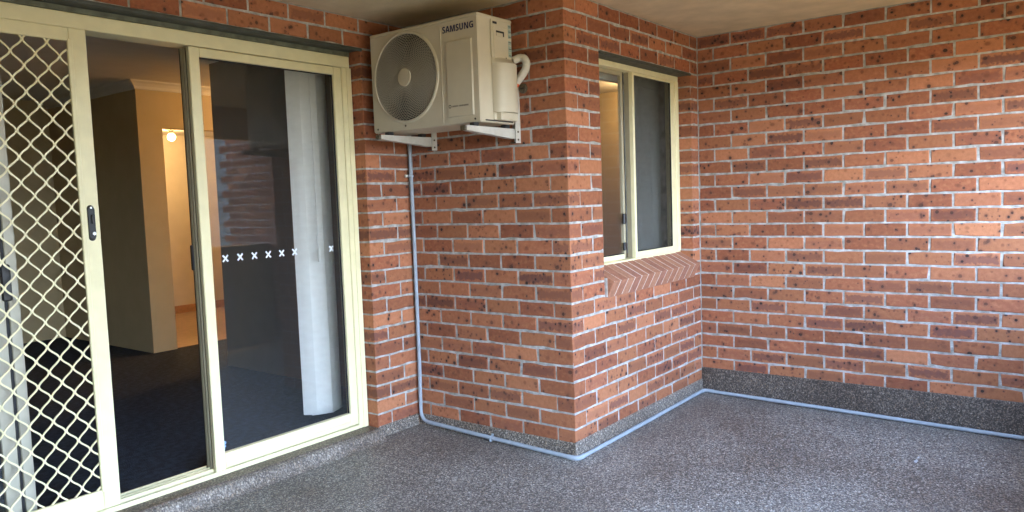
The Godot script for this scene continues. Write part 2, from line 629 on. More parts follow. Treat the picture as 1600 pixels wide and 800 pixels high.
func brick_sill() -> void:
	# sloping bricks on edge under the window
	var t := thing("window_sill", Vector3(WIN0 + 0.002, 0.93, ZC + 0.058), "sloping sill of bricks laid on edge under the window", "sill")
	var slope := deg_to_rad(27.0)
	var n := 14
	var step := (WIN1 - WIN0 - 0.012) / n
	var rot := Basis(Vector3.RIGHT, slope)
	# each brick: face 0.11 tall, 0.23 long, laid on edge
	for i in n:
		brick_no += 1
		var st := stool()
		var v := (i * 37 + 5) % (ACOL * AROW)
		var cu := float(v % ACOL) / ACOL
		var cv := float(v / ACOL) / AROW
		var x0 := i * step + 0.004
		var x1 := (i + 1) * step - 0.005
		var b := 0.003
		var jy := rng.randf_range(-0.0015, 0.0015)
		var us := 1.0 / ACOL / 0.236
		var vs := 1.0 / AROW / 0.080
		var P := func(x: float, y: float, z: float) -> Vector3: return rot * Vector3(x, y + jy, z)
		var T := func(a: float, c: float) -> Vector2: return Vector2(cu + (a + 0.003) * us, cv + (c + 0.002) * vs)
		var D := 0.175
		var H := 0.108
		var wd := x1 - x0
		# top
		quad(st, P.call(x0 + b, 0, -b), P.call(x1 - b, 0, -b), P.call(x1 - b, 0, -D), P.call(x0 + b, 0, -D), T.call(0.0, 0.0), T.call(0.0, wd), T.call(D, wd), T.call(D, 0.0))
		# front
		quad(st, P.call(x0 + b, -H, 0), P.call(x1 - b, -H, 0), P.call(x1 - b, -b, 0), P.call(x0 + b, -b, 0), T.call(H, 0.0), T.call(H, wd), T.call(0.0, wd), T.call(0.0, 0.0))
		quad(st, P.call(x0 + b, -b, 0), P.call(x1 - b, -b, 0), P.call(x1 - b, 0, -b), P.call(x0 + b, 0, -b), T.call(0.004, 0.0), T.call(0.004, wd), T.call(0.0, wd), T.call(0.0, 0.0))
		for s in [0, 1]:
			var xo := x0 if s == 0 else x1
			var xi := x0 + b if s == 0 else x1 - b
			var q := [P.call(xo, -H, -b), P.call(xo, -b, -b), P.call(xo, -b, -D), P.call(xo, -H, -D)]
			var e1 := [P.call(xi, -H, 0), P.call(xi, -b, 0), P.call(xo, -b, -b), P.call(xo, -H, -b)]
			var e2 := [P.call(xi, 0, -b), P.call(xi, 0, -D), P.call(xo, -b, -D), P.call(xo, -b, -b)]
			for f in [[q, T.call(0.0, 0.07), T.call(0.0, 0.01), T.call(D, 0.01), T.call(D, 0.07)], [e1, T.call(0.0, 0.0), T.call(0.1, 0.0), T.call(0.1, 0.003), T.call(0.0, 0.003)], [e2, T.call(0.0, 0.0), T.call(D, 0.0), T.call(D, 0.003), T.call(0.0, 0.003)]]:
				if s == 0: quad(st, f[0][0], f[0][1], f[0][2], f[0][3], f[1], f[2], f[3], f[4])
				else: quad(st, f[0][3], f[0][2], f[0][1], f[0][0], f[4], f[3], f[2], f[1])
		# underside
		quad(st, P.call(x0, -H, -D), P.call(x1, -H, -D), P.call(x1 - b, -H, 0), P.call(x0 + b, -H, 0), T.call(D, 0.0), T.call(D, wd), T.call(0.0, wd), T.call(0.0, 0.0))
		st.generate_normals()
		st.generate_tangents()
		put("brick", st.commit(), M.sill_bricks[i % 4], t)
	var ms := stool()
	cbox(ms, Vector3(0.006, -0.106, -0.17), Vector3(n * step - 0.006, -0.0025, -0.0025), 0.0)
	var mo := put("mortar", done(ms), M.sill_mortar, t)
	mo.rotation.x = slope
	# mortar filling where the sill meets the brickwork at its left end
	var fs := stool()
	cbox(fs, Vector3(-0.004, -0.09, -0.075), Vector3(0.003, 0.02, -0.045), 0.002)
	put("mortar", done(fs), M.mortar, t)

# ---------------------------------------------------------------- balcony shell
func floor_y(z: float) -> float:
	return -0.017 * (z - ZC)

func shell() -> void:
	var st := stool()
	var xs := [-5.6, -3.0, -1.5, 0.0, 0.8, XD + 0.02]
	var zs := [-0.02, 0.6, ZC, 2.0, 3.0, 3.62]
	for i in xs.size() - 1:
		for k in zs.size() - 1:
			quad(st, Vector3(xs[i], floor_y(zs[k + 1]), zs[k + 1]), Vector3(xs[i + 1], floor_y(zs[k + 1]), zs[k + 1]), Vector3(xs[i + 1], floor_y(zs[k]), zs[k]), Vector3(xs[i], floor_y(zs[k]), zs[k]))
	struct("floor", done(st), M.floor, "balcony floor of exposed aggregate concrete, grey and brown chips", "floor")
	# ceiling sheets
	st = stool()
	cbox(st, Vector3(-5.6, CEIL, 0.003), Vector3(-0.003, CEIL + 0.1, 3.85), 0.0)
	cbox(st, Vector3(-0.003, CEIL, ZC + 0.003), Vector3(XD - 0.003, CEIL + 0.1, 3.85), 0.0)
	struct("ceiling", done(st), M.ceiling, "flat beige painted ceiling over the balcony", "ceiling")
	# skirtings of the same aggregate
	var band := func(called: String, lo: Vector3, hi: Vector3, label: String) -> void:
		struct(called, box_mesh(lo, hi, 0.006), M.plinth, label, "skirting")
	band.call("skirting", Vector3(-AX, -0.06, -0.005), Vector3(-0.012, 0.088, 0.010), "aggregate skirting along the foot of the narrow brick pier beside the door")
	band.call("skirting", Vector3(-0.011, -0.06, 0.002), Vector3(0.0, 0.089, ZC + 0.010), "aggregate skirting under the wall with the air conditioner")
	band.call("skirting", Vector3(-0.009, -0.06, ZC - 0.004), Vector3(XD - 0.012, 0.094, ZC + 0.011), "aggregate skirting under the wall with the window")
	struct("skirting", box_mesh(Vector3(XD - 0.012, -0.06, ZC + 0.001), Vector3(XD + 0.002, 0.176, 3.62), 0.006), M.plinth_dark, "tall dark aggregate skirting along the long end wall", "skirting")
	# doorstep with a rounded lip
	st = stool()
	var prof := [Vector2(-0.25, 0.079), Vector2(0.012, 0.076), Vector2(0.026, 0.071), Vector2(0.036, 0.060), Vector2(0.050, 0.036), Vector2(0.068, 0.021), Vector2(0.10, 0.015), Vector2(0.10, -0.1)]
	for i in prof.size() - 1:
		var p: Vector2 = prof[i]
		var q: Vector2 = prof[i + 1]
		st.set_smooth_group(0)
		var a := Vector3(-5.6, p.y, p.x)
		var b := Vector3(-AX + 0.0, p.y, p.x)
		var c := Vector3(-AX + 0.0, q.y, q.x)
		var d := Vector3(-5.6, q.y, q.x)
		for v in [d, b, c, d, a, b]: st.add_vertex(v)
		# fillet fades out along the pier
	struct("doorstep", done(st), M.plinth, "low aggregate doorstep with a rounded lip under the sliding door", "doorstep")
	struct("threshold", box_mesh(Vector3(-3.0, 0.05, -0.10), Vector3(-AX + 0.0, 0.0785 + 0.004, 0.004), 0.004), M.plinth_brown, "brown aggregate strip under the sliding door frame", "threshold")
	# what lies past the picture: the balcony's low wall, garden and roof; further pieces added to shape the light
	struct("parapet", box_mesh(Vector3(-0.9, -0.3, 3.62), Vector3(XD, 1.02, 3.76), 0.01), M.render, "low solid wall along the open side of the balcony", "parapet")
	struct("added_beam", box_mesh(Vector3(-4.3, 2.15, 3.72), Vector3(XD, CEIL - 0.004, 3.84), 0.004), M.ceiling, "unseen edge piece added over the open side to cut light on the upper walls", "added_beam")  # unseen, added to keep sky light off the upper walls
	struct("added_return_wall", box_mesh(Vector3(-4.3, -0.3, 3.62), Vector3(-3.2, CEIL, 3.71), 0.0), M.render, "unseen wall added beside the open side of the balcony to hold back light", "wall")  # unseen, added to narrow the opening and dim the side-facing walls
	struct("added_end_wall", box_mesh(Vector3(-4.5, -0.3, 0.0), Vector3(-4.3, CEIL, 3.8), 0.0), M.render, "unseen wall added at the other end of the balcony to block side light", "wall")  # unseen, added to keep daylight from entering at this end
	struct("roof", box_mesh(Vector3(-6.0, 2.76, -7.0), Vector3(4.2, 2.95, 3.9), 0.0), M.plaster_white, "roof slab over the flat", "roof")
	struct("added_garden_wall", box_mesh(Vector3(0.5, -0.35, 10.5), Vector3(18.0, 3.4, 11.0), 0.0), M.render_grey, "unseen plain wall added across the garden to grey a reflection of the sky", "wall")  # unseen, added so the door glass mirrors grey instead of bright sky
	st = stool()
	quad(st, Vector3(-300, -0.35, 300), Vector3(300, -0.35, 300), Vector3(300, -0.35, -300), Vector3(-300, -0.35, -300))
	struct("lawn", done(st), M.grass, "lawn round the building", "lawn")

func lintels() -> void:
	var l := thing("steel_lintel", Vector3(-1.7, 2.31, 0), "dark grey green steel lintel over the sliding door", "lintel")
	l.position = Vector3.ZERO
	put("plate", box_mesh(Vector3(-3.1, 2.298, -0.1), Vector3(-0.353, 2.3075, 0.004), 0.002), M.lintel, l)
	put("lip", box_mesh(Vector3(-3.1, 2.2925, -0.004), Vector3(-0.340, 2.3115, 0.0075), 0.004), M.lintel, l)
	put("flashing", box_mesh(Vector3(-3.1, 2.274, -0.098), Vector3(-0.36, 2.297, -0.084), 0.001), M.flashing, l)
	l = thing("steel_lintel", Vector3.ZERO, "dark steel lintel over the window", "lintel")
	put("plate", box_mesh(Vector3(WIN0 + 0.001, 2.211, ZC - 0.1), Vector3(WIN1 + 0.0, 2.2205, ZC + 0.004), 0.002), M.lintel, l)
	put("lip", box_mesh(Vector3(WIN0 + 0.001, 2.2065, ZC - 0.003), Vector3(WIN1 + 0.0, 2.224, ZC + 0.006), 0.004), M.lintel, l)

# ---------------------------------------------------------------- doors and window
func part_box(called: String, lo: Vector3, hi: Vector3, mat: Material, parent: Node, b := 0.002) -> MeshInstance3D:
	return put(called, box_mesh(lo, hi, b), mat, parent)

func sliding_door() -> void:
	var d := thing("sliding_door", Vector3(0, 0, 0), "cream aluminium sliding door frame with a fixed glass panel marked by white crosses", "sliding door")
	var zf := -0.088
	var L := -2.99
	# outer frame
	part_box("head", Vector3(L, 2.208, -0.19), Vector3(-0.36, 2.273, zf), M.cream, d, 0.003)
	part_box("jamb", Vector3(-0.422, 0.082, -0.19), Vector3(-0.358, 2.207, zf + 0.001), M.cream, d, 0.003)
	part_box("jamb", Vector3(-0.3905, 0.084, zf - 0.01), Vector3(-0.3565, 2.206, zf + 0.008), M.cream, d, 0.002)
	part_box("jamb", Vector3(L, 0.082, -0.19), Vector3(L + 0.06, 2.207, zf + 0.001), M.cream, d, 0.003)
	var st := stool()
	cbox(st, Vector3(L, 0.0825, -0.20), Vector3(-0.423, 0.088, zf + 0.002), 0.002)
	for z in [-0.094, -0.128, -0.158, -0.194]:
		cbox(st, Vector3(L, 0.0875, z - 0.006), Vector3(-0.423, 0.118 if z < -0.1 else 0.106, z + 0.0065), 0.0015)
	put("sill_track", done(st), M.cream, d)
	for z in [-0.111, -0.143]:
		part_box("track_groove", Vector3(L, 0.0875, z - 0.009), Vector3(-1.36, 0.0895, z + 0.009), M.seal, d, 0.0)
	# fixed panel
	var p := put("fixed_panel", box_mesh(Vector3(-0.478, 0.112, -0.128), Vector3(-0.4235, 2.2045, -0.092), 0.003), M.cream, d)
	part_box("stile", Vector3(-1.356, 0.103, -0.120), Vector3(-1.302, 2.2045, -0.091), M.cream, p, 0.003)
	part_box("rail", Vector3(-1.3015, 2.160, -0.124), Vector3(-0.4785, 2.2040, -0.0925), M.cream, p, 0.003)
	part_box("rail", Vector3(-1.3015, 0.109, -0.124), Vector3(-0.4785, 0.187, -0.0925), M.cream, p, 0.003)
	part_box("rail_bead", Vector3(-1.301, 0.116, -0.093), Vector3(-0.479, 0.140, -0.0885), M.cream, p, 0.002)
	part_box("glass_pane", Vector3(-1.304, 0.185, -0.1115), Vector3(-0.476, 2.162, -0.1105), M.glass, p, 0.0)
	for e in [[Vector3(-1.3022, 0.186, -0.115), Vector3(-1.296, 2.161, -0.107)], [Vector3(-0.484, 0.186, -0.115), Vector3(-0.4778, 2.161, -0.107)]]:
		part_box("seal", e[0], e[1], M.seal, p, 0.0)
	part_box("seal", Vector3(-1.30, 2.154, -0.115), Vector3(-0.48, 2.1602, -0.107), M.seal, p, 0.0)
	# interlock fins on the inner side of the stile, shade put into their colour
	part_box("interlock_fin", Vector3(-1.349, 0.113, -0.1335), Vector3(-1.31, 2.2035, -0.1205), M.seal, d, 0.0)
	part_box("interlock_fin", Vector3(-1.357, 0.113, -0.150), Vector3(-1.31, 2.2035, -0.134), M.cream_shade, d, 0.002)
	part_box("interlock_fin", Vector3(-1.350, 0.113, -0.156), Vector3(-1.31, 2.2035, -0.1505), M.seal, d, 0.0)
	part_box("interlock_fin", Vector3(-1.357, 0.113, -0.172), Vector3(-1.31, 2.2035, -0.1565), M.cream_shade, d, 0.002)
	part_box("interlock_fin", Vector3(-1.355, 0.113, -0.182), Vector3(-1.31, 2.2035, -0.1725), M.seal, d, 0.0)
	part_box("latch_keeper", Vector3(-1.368, 1.12, -0.178), Vector3(-1.3575, 1.245, -0.160), M.black, d, 0.003)
	# white crosses on the glass
	for i in [0, 1, 2, 3, 4, 5, 8]:
		st = stool()
		var c := Vector3(-1.2205 + 0.0843 * i, 1.169, -0.1095)
		var s := 0.0165
		var hw := 0.0046
		for sg in [-1.0, 1.0]:
			var dir := Vector3(s * sg * 0.88, s, 0)
			var nn := Vector3(-dir.y, dir.x, 0).normalized() * hw
			var zz := Vector3(0, 0, 0.0003 if sg > 0 else 0.0)
			quad(st, c - dir - nn + zz, c + dir - nn + zz, c + dir + nn + zz, c - dir + nn + zz)
		put("cross_sticker", done(st), M.sticker, p)
	st = stool()
	for e in [[-1.291, 0.235, 0.010], [-1.289, 0.217, 0.006], [-1.294, 0.205, 0.005]]:
		lathe(st, Vector3(e[0], e[1], -0.1095), Vector3(0, 0, 1), [Vector2(0, 0.0004), Vector2(e[2], 0.0004), Vector2(e[2], 0.0)], 16)
	put("sticker", done(st), M.blue_sticker, p)

	# glass panel slid open to the left, behind the screen
	var g := thing("glass_door", Vector3(-2.7, 0.11, -0.16), "sliding glass door leaf pushed open behind the screen door", "glass door")
	var X1 := -2.145 + 2.7
	part_box("stile", Vector3(X1 - 0.042, 0.002, -0.013), Vector3(X1, 2.09, 0.014), M.cream_screen_shade, g, 0.003)
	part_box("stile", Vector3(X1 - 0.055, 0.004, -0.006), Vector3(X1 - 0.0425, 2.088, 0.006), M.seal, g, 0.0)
	part_box("stile", Vector3(X1 - 0.110, 0.003, -0.012), Vector3(X1 - 0.0555, 2.089, 0.012), M.cream_screen_shade, g, 0.003)
	part_box("rail", Vector3(-0.27, 0.003, -0.012), Vector3(X1 - 0.111, 0.075, 0.012), M.cream, g, 0.003)
	part_box("rail", Vector3(-0.27, 2.045, -0.012), Vector3(X1 - 0.111, 2.089, 0.012), M.cream, g, 0.003)
	part_box("stile", Vector3(-0.32, 0.003, -0.012), Vector3(-0.2705, 2.089, 0.012), M.cream, g, 0.003)
	part_box("glass_pane", Vector3(-0.27, 0.075, -0.0005), Vector3(X1 - 0.11, 2.045, 0.0005), M.glass, g, 0.0)
	part_box("handle", Vector3(X1 - 0.066, 0.965, 0.0125), Vector3(X1 - 0.028, 1.115, 0.026), M.black, g, 0.006)

func screen_door() -> void:
	var d := thing("screen_door", Vector3(-2.37, 0.11, -0.098), "cream security screen door with a diamond grille and black lock", "screen door")
	# local: x from -0.535 to 0.54
	var x1 := 0.541
	var x0 := -0.545
	var top := 2.0975
	var hi := 2.041
	var lo := 0.078
	part_box("stile", Vector3(x1 - 0.072, 0.0, -0.009), Vector3(x1, top, 0.012), M.cream, d, 0.003)
	part_box("stile_bead", Vector3(x1 - 0.079, lo, 0.0), Vector3(x1 - 0.058, hi + 0.01, 0.0155), M.cream, d, 0.003)
	part_box("stile", Vector3(x0, 0.0, -0.009), Vector3(x0 + 0.072, top, 0.012), M.cream, d, 0.003)
	part_box("rail", Vector3(x0 + 0.0725, hi, -0.0085), Vector3(x1 - 0.0725, top - 0.0005, 0.0115), M.cream, d, 0.003)
	part_box("rail", Vector3(x0 + 0.0725, 0.0005, -0.0085), Vector3(x1 - 0.0725, lo, 0.0115), M.cream, d, 0.003)
	part_box("rail_bead", Vector3(x0 + 0.073, lo - 0.002, 0.0), Vector3(x1 - 0.0795, lo + 0.012, 0.0150), M.cream, d, 0.002)
	# diamond grille: flat bars waved from node to node
	var st := stool()
	var PX := 0.0925
	var PY := 0.1058
	var gx1 := x1 - 0.066
	var gx0 := x0 + 0.07
	# a node lies at world (-1.937, 2.0838)
	var nx := -1.9371 + 2.37
	var ny := 2.0838 - 0.11
	var bw := 0.0034
	var th := 0.003
	var seg := 12
	for c in range(-16, 6):
		# each bar swings between two columns of nodes a half pitch apart
		var xc := nx + PX * 0.25 + c * PX * 0.5
		if xc < gx0 - 0.02 or xc > gx1 + 0.02:
			continue
		var dirn := -1.0 if posmod(c, 2) == 0 else 1.0
		var pts := []
		var y := lo - 0.03
		while y < hi + 0.03:
			var ph := (y - ny) / PY
			var t := cos(TAU * ph)
			var tr := 1.0 - 4.0 * absf(ph - floorf(ph + 0.5))
			var wv := lerpf(tr, t, 0.9)
			var x := xc + dirn * (PX * 0.25 - 0.0018) * wv
			pts.append(Vector2(clampf(x, gx0, gx1), clampf(y, lo - 0.004, hi + 0.006)))
			y += PY / seg
		for i in pts.size() - 1:
			var p: Vector2 = pts[i]
			var q: Vector2 = pts[i + 1]
			if p.distance_to(q) < 1e-4: continue
			var a0: Vector2 = (pts[i + 1] - pts[maxi(i - 1, 0)]).normalized()
			var a1: Vector2 = (pts[mini(i + 2, pts.size() - 1)] - pts[i]).normalized()
			var n0 := Vector2(-a0.y, a0.x) * bw
			var n1 := Vector2(-a1.y, a1.x) * bw
			var f := func(v: Vector2, z: float) -> Vector3: return Vector3(v.x, v.y, z)
			quad(st, f.call(p - n0, th), f.call(q - n1, th), f.call(q + n1, th), f.call(p + n0, th))
			quad(st, f.call(p + n0, -th), f.call(q + n1, -th), f.call(q - n1, -th), f.call(p - n0, -th))
			quad(st, f.call(p + n0, th), f.call(q + n1, th), f.call(q + n1, -th), f.call(p + n0, -th))
			quad(st, f.call(p - n0, -th), f.call(q - n1, -th), f.call(q - n1, th), f.call(p - n0, th))
	put("diamond_grille", done(st), M.cream, d)
	# rivets where the bars meet
	st = stool()
	for c in range(-16, 6):
		for r in range(-20, 3):
			var x := nx + c * PX * 0.5
			var y := ny + r * PY + (0.0 if posmod(c, 2) == 0 else PY * 0.5)
			if x < gx0 or x > gx1 - 0.004 or y < lo or y > hi: continue
			cbox(st, Vector3(x - 0.0052, y - 0.0062, -0.0036), Vector3(x + 0.0052, y + 0.0062, 0.0036), 0.002)
	put("grille_joint", done(st), M.cream, d)
	# lock
	var lx := -1.8655 + 2.37
	st = stool()
	var outline := []
	for k in 24:
		var a := TAU * k / 24
		outline.append(Vector2(lx + cos(a) * 0.0155, (1.30 + 0.016 if sin(a) < 0 else 1.457 - 0.016) - 0.11 + sin(a) * 0.016))
	for k in 24:
		var p: Vector2 = outline[k]
		var q: Vector2 = outline[(k + 1) % 24]
		var c := Vector2(lx, 1.3785 - 0.11)
		var pi2 := p.lerp(c, 0.12)
		var qi := q.lerp(c, 0.12)
		quad(st, Vector3(p.x, p.y, 0.0115), Vector3(q.x, q.y, 0.0115), Vector3(qi.x, qi.y, 0.021), Vector3(pi2.x, pi2.y, 0.021))
		tri(st, Vector3(pi2.x, pi2.y, 0.021), Vector3(qi.x, qi.y, 0.021), Vector3(c.x, c.y, 0.021))
	var lock := put("lock", done(st), M.black, d)
	st = stool()
	lathe(st, Vector3(lx + 0.003, 1.332 - 0.11, 0.0205), Vector3(0, 0, 1), [Vector2(0.0085, 0), Vector2(0.0085, 0.006), Vector2(0.007, 0.0075), Vector2(0, 0.0075)], 20)
	put("key_cylinder", done(st), M.chrome, lock)
	st = stool()
	lathe(st, Vector3(lx - 0.001, 1.4445 - 0.11, 0.0205), Vector3(0, 0, 1), [Vector2(0.005, 0), Vector2(0.0045, 0.002), Vector2(0, 0.002)], 16)
	put("screw", done(st), M.chrome, lock)
	put("snib", box_mesh(Vector3(lx - 0.005, 1.375 - 0.11, 0.0205), Vector3(lx + 0.005, 1.415 - 0.11, 0.029), 0.003), M.black, lock)

func window() -> void:
	var w := thing("window", Vector3(0, 0, ZC - 0.09), "cream aluminium sliding window in the brick wall, one leaf open", "window")
	var x0 := WIN0 + 0.004
	var x1 := WIN1 - 0.006
	part_box("head", Vector3(x0, 2.176, -0.08), Vector3(x1, 2.2105, 0.0), M.cream, w, 0.003)
	part_box("sill_track", Vector3(x0, 0.993, -0.08), Vector3(x1, 1.0160, -0.002), M.cream, w, 0.003)
	part_box("jamb", Vector3(x1 - 0.045, 1.0163, -0.08), Vector3(x1, 2.1757, 0.003), M.cream, w, 0.003)
	part_box("jamb", Vector3(x0, 1.0163, -0.08), Vector3(x0 + 0.045, 2.1757, 0.0), M.cream, w, 0.003)
	part_box("mullion", Vector3(0.902, 1.0163, -0.032), Vector3(0.925, 2.1757, -0.003), M.cream, w, 0.003)
	part_box("mullion_return", Vector3(0.9035, 1.0165, -0.064), Vector3(0.922, 2.1755, -0.0325), M.cream_shade, w, 0.002)
	# fixed right pane
	var r := put("fixed_panel", box_mesh(Vector3(0.9255, 1.0165, -0.03), Vector3(x1 - 0.0455, 1.053, -0.006), 0.002), M.cream, w)
	part_box("rail", Vector3(0.9255, 2.160, -0.03), Vector3(x1 - 0.0455, 2.1755, -0.006), M.cream, r, 0.002)
	part_box("stile", Vector3(1.446, 1.0535, -0.029), Vector3(x1 - 0.0455, 2.1595, -0.007), M.cream, r, 0.002)
	part_box("glass_pane", Vector3(0.925, 1.053, -0.0145), Vector3(1.447, 2.16, -0.0135), M.glass_window, r, 0.0)
	part_box("fly_screen", Vector3(0.9257, 1.0532, -0.0095), Vector3(1.4458, 2.1598, -0.0090), M.fly_screen, r, 0.0)
	part_box("seal", Vector3(1.441, 1.0535, -0.018), Vector3(1.4458, 2.1595, -0.010), M.seal, r, 0.0)
	part_box("seal", Vector3(0.926, 1.0532, -0.018), Vector3(1.441, 1.0570, -0.010), M.seal, r, 0.0)
	# sliding left leaf on the inner track
	var s := put("sliding_leaf", box_mesh(Vector3(0.832, 1.0165, -0.070), Vector3(0.854, 2.1755, -0.046), 0.002), M.cream_shade, w)
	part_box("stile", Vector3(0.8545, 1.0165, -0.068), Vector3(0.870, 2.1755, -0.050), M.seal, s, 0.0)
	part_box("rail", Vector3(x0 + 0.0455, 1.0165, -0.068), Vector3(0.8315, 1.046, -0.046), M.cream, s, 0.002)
	part_box("rail", Vector3(x0 + 0.0455, 2.150, -0.068), Vector3(0.8315, 2.1755, -0.046), M.cream_shade, s, 0.002)
	part_box("glass_pane", Vector3(x0 + 0.045, 1.045, -0.0555), Vector3(0.833, 2.151, -0.0545), M.glass_window, s, 0.0)
	part_box("seal", Vector3(x0 + 0.0455, 1.0462, -0.058), Vector3(0.8315, 1.0525, -0.051), M.seal, s, 0.0)
	part_box("latch", Vector3(0.806, 1.235, -0.045), Vector3(0.838, 1.300, -0.028), M.black, s, 0.004)
	part_box("latch", Vector3(0.806, 1.070, -0.045), Vector3(0.838, 1.120, -0.028), M.black, s, 0.004)

# ---------------------------------------------------------------- blinds
func slat(st: SurfaceTool, a: Vector2, b: Vector2, y0: float, y1: float) -> void:
	# gently cupped hanging slat from A to B in plan
	var n := 6
	var dir := (b - a)
	var nrm := Vector2(-dir.y, dir.x).normalized()
	st.set_smooth_group(0)
	for face in [1.0, -1.0]:
		for i in n:
			var t0 := float(i) / n
			var t1 := float(i + 1) / n
			var p: Vector2 = a + dir * t0 + nrm * (0.003 * sin(PI * t0) + 0.0006 * face)
			var q: Vector2 = a + dir * t1 + nrm * (0.003 * sin(PI * t1) + 0.0006 * face)
			var A := Vector3(p.x, y0, p.y)
			var B := Vector3(q.x, y0, q.y)
			var C := Vector3(q.x, y1, q.y)
			var D := Vector3(p.x, y1, p.y)
			for v in ([A, B, C, A, C, D] if face > 0 else [A, C, B, A, D, C]): st.add_vertex(v)

func blinds() -> void:
	var b := thing("vertical_blind", Vector3(-0.415, 2.24, -0.33), "white vertical blind gathered at the right inside the sliding door", "blind")
	part_box("headrail", Vector3(-2.5, 0.0, -0.02), Vector3(0.09, 0.035, 0.02), M.cream, b, 0.003)
	var y0 := 0.148 - 2.24
	var k := 0
	for s in [[-0.125, -0.048, -0.008, 0.012], [-0.016, 0.016, 0.092, -0.030], [-0.158, -0.085, -0.108, -0.020], [0.030, -0.020, 0.100, -0.100], [0.045, -0.015, 0.118, -0.095]]:
		var st := stool()
		slat(st, Vector2(s[0], s[1]), Vector2(s[2], s[3]), y0 + 0.003 * k, -0.002)
		put("slat", done(st), M.blind, b)
		k += 1
	var st := stool()
	tube(st, [Vector3(-0.085, 0, 0.045), Vector3(-0.085, -1.08, 0.05)], 0.0035, 8)
	tube(st, [Vector3(-0.085, -1.08, 0.05), Vector3(-0.085, -1.155, 0.05)], 0.0085, 10)
	put("wand", done(st), M.blind, b)
	# grey blind inside the window
	b = thing("vertical_blind", Vector3(1.25, 2.135, ZC - 0.25), "grey vertical blind drawn behind the right pane of the window", "blind")
	part_box("headrail", Vector3(-0.88, 0.0, -0.02), Vector3(0.40, 0.085, 0.02), M.blind_grey, b, 0.003)
	for i in 10:
		st = stool()
		var x := -0.150 + i * 0.056
		var a := 0.42 + 0.12 * sin(i * 2.3)
		slat(st, Vector2(x - 0.05 * cos(a), -0.05 * sin(a)), Vector2(x + 0.05 * cos(a), 0.05 * sin(a)), -1.105 - 0.004 * (i % 3), -0.002)
		put("slat", done(st), M.blind_grey, b)
	st = stool()
	tube(st, [Vector3(-0.262, 0, 0.06), Vector3(-0.262, -0.76, 0.06)], 0.002, 6)
	tube(st, [Vector3(-0.262, -0.76, 0.06), Vector3(-0.262, -0.86, 0.06)], 0.007, 8)
	put("wand", done(st), M.blind, b)

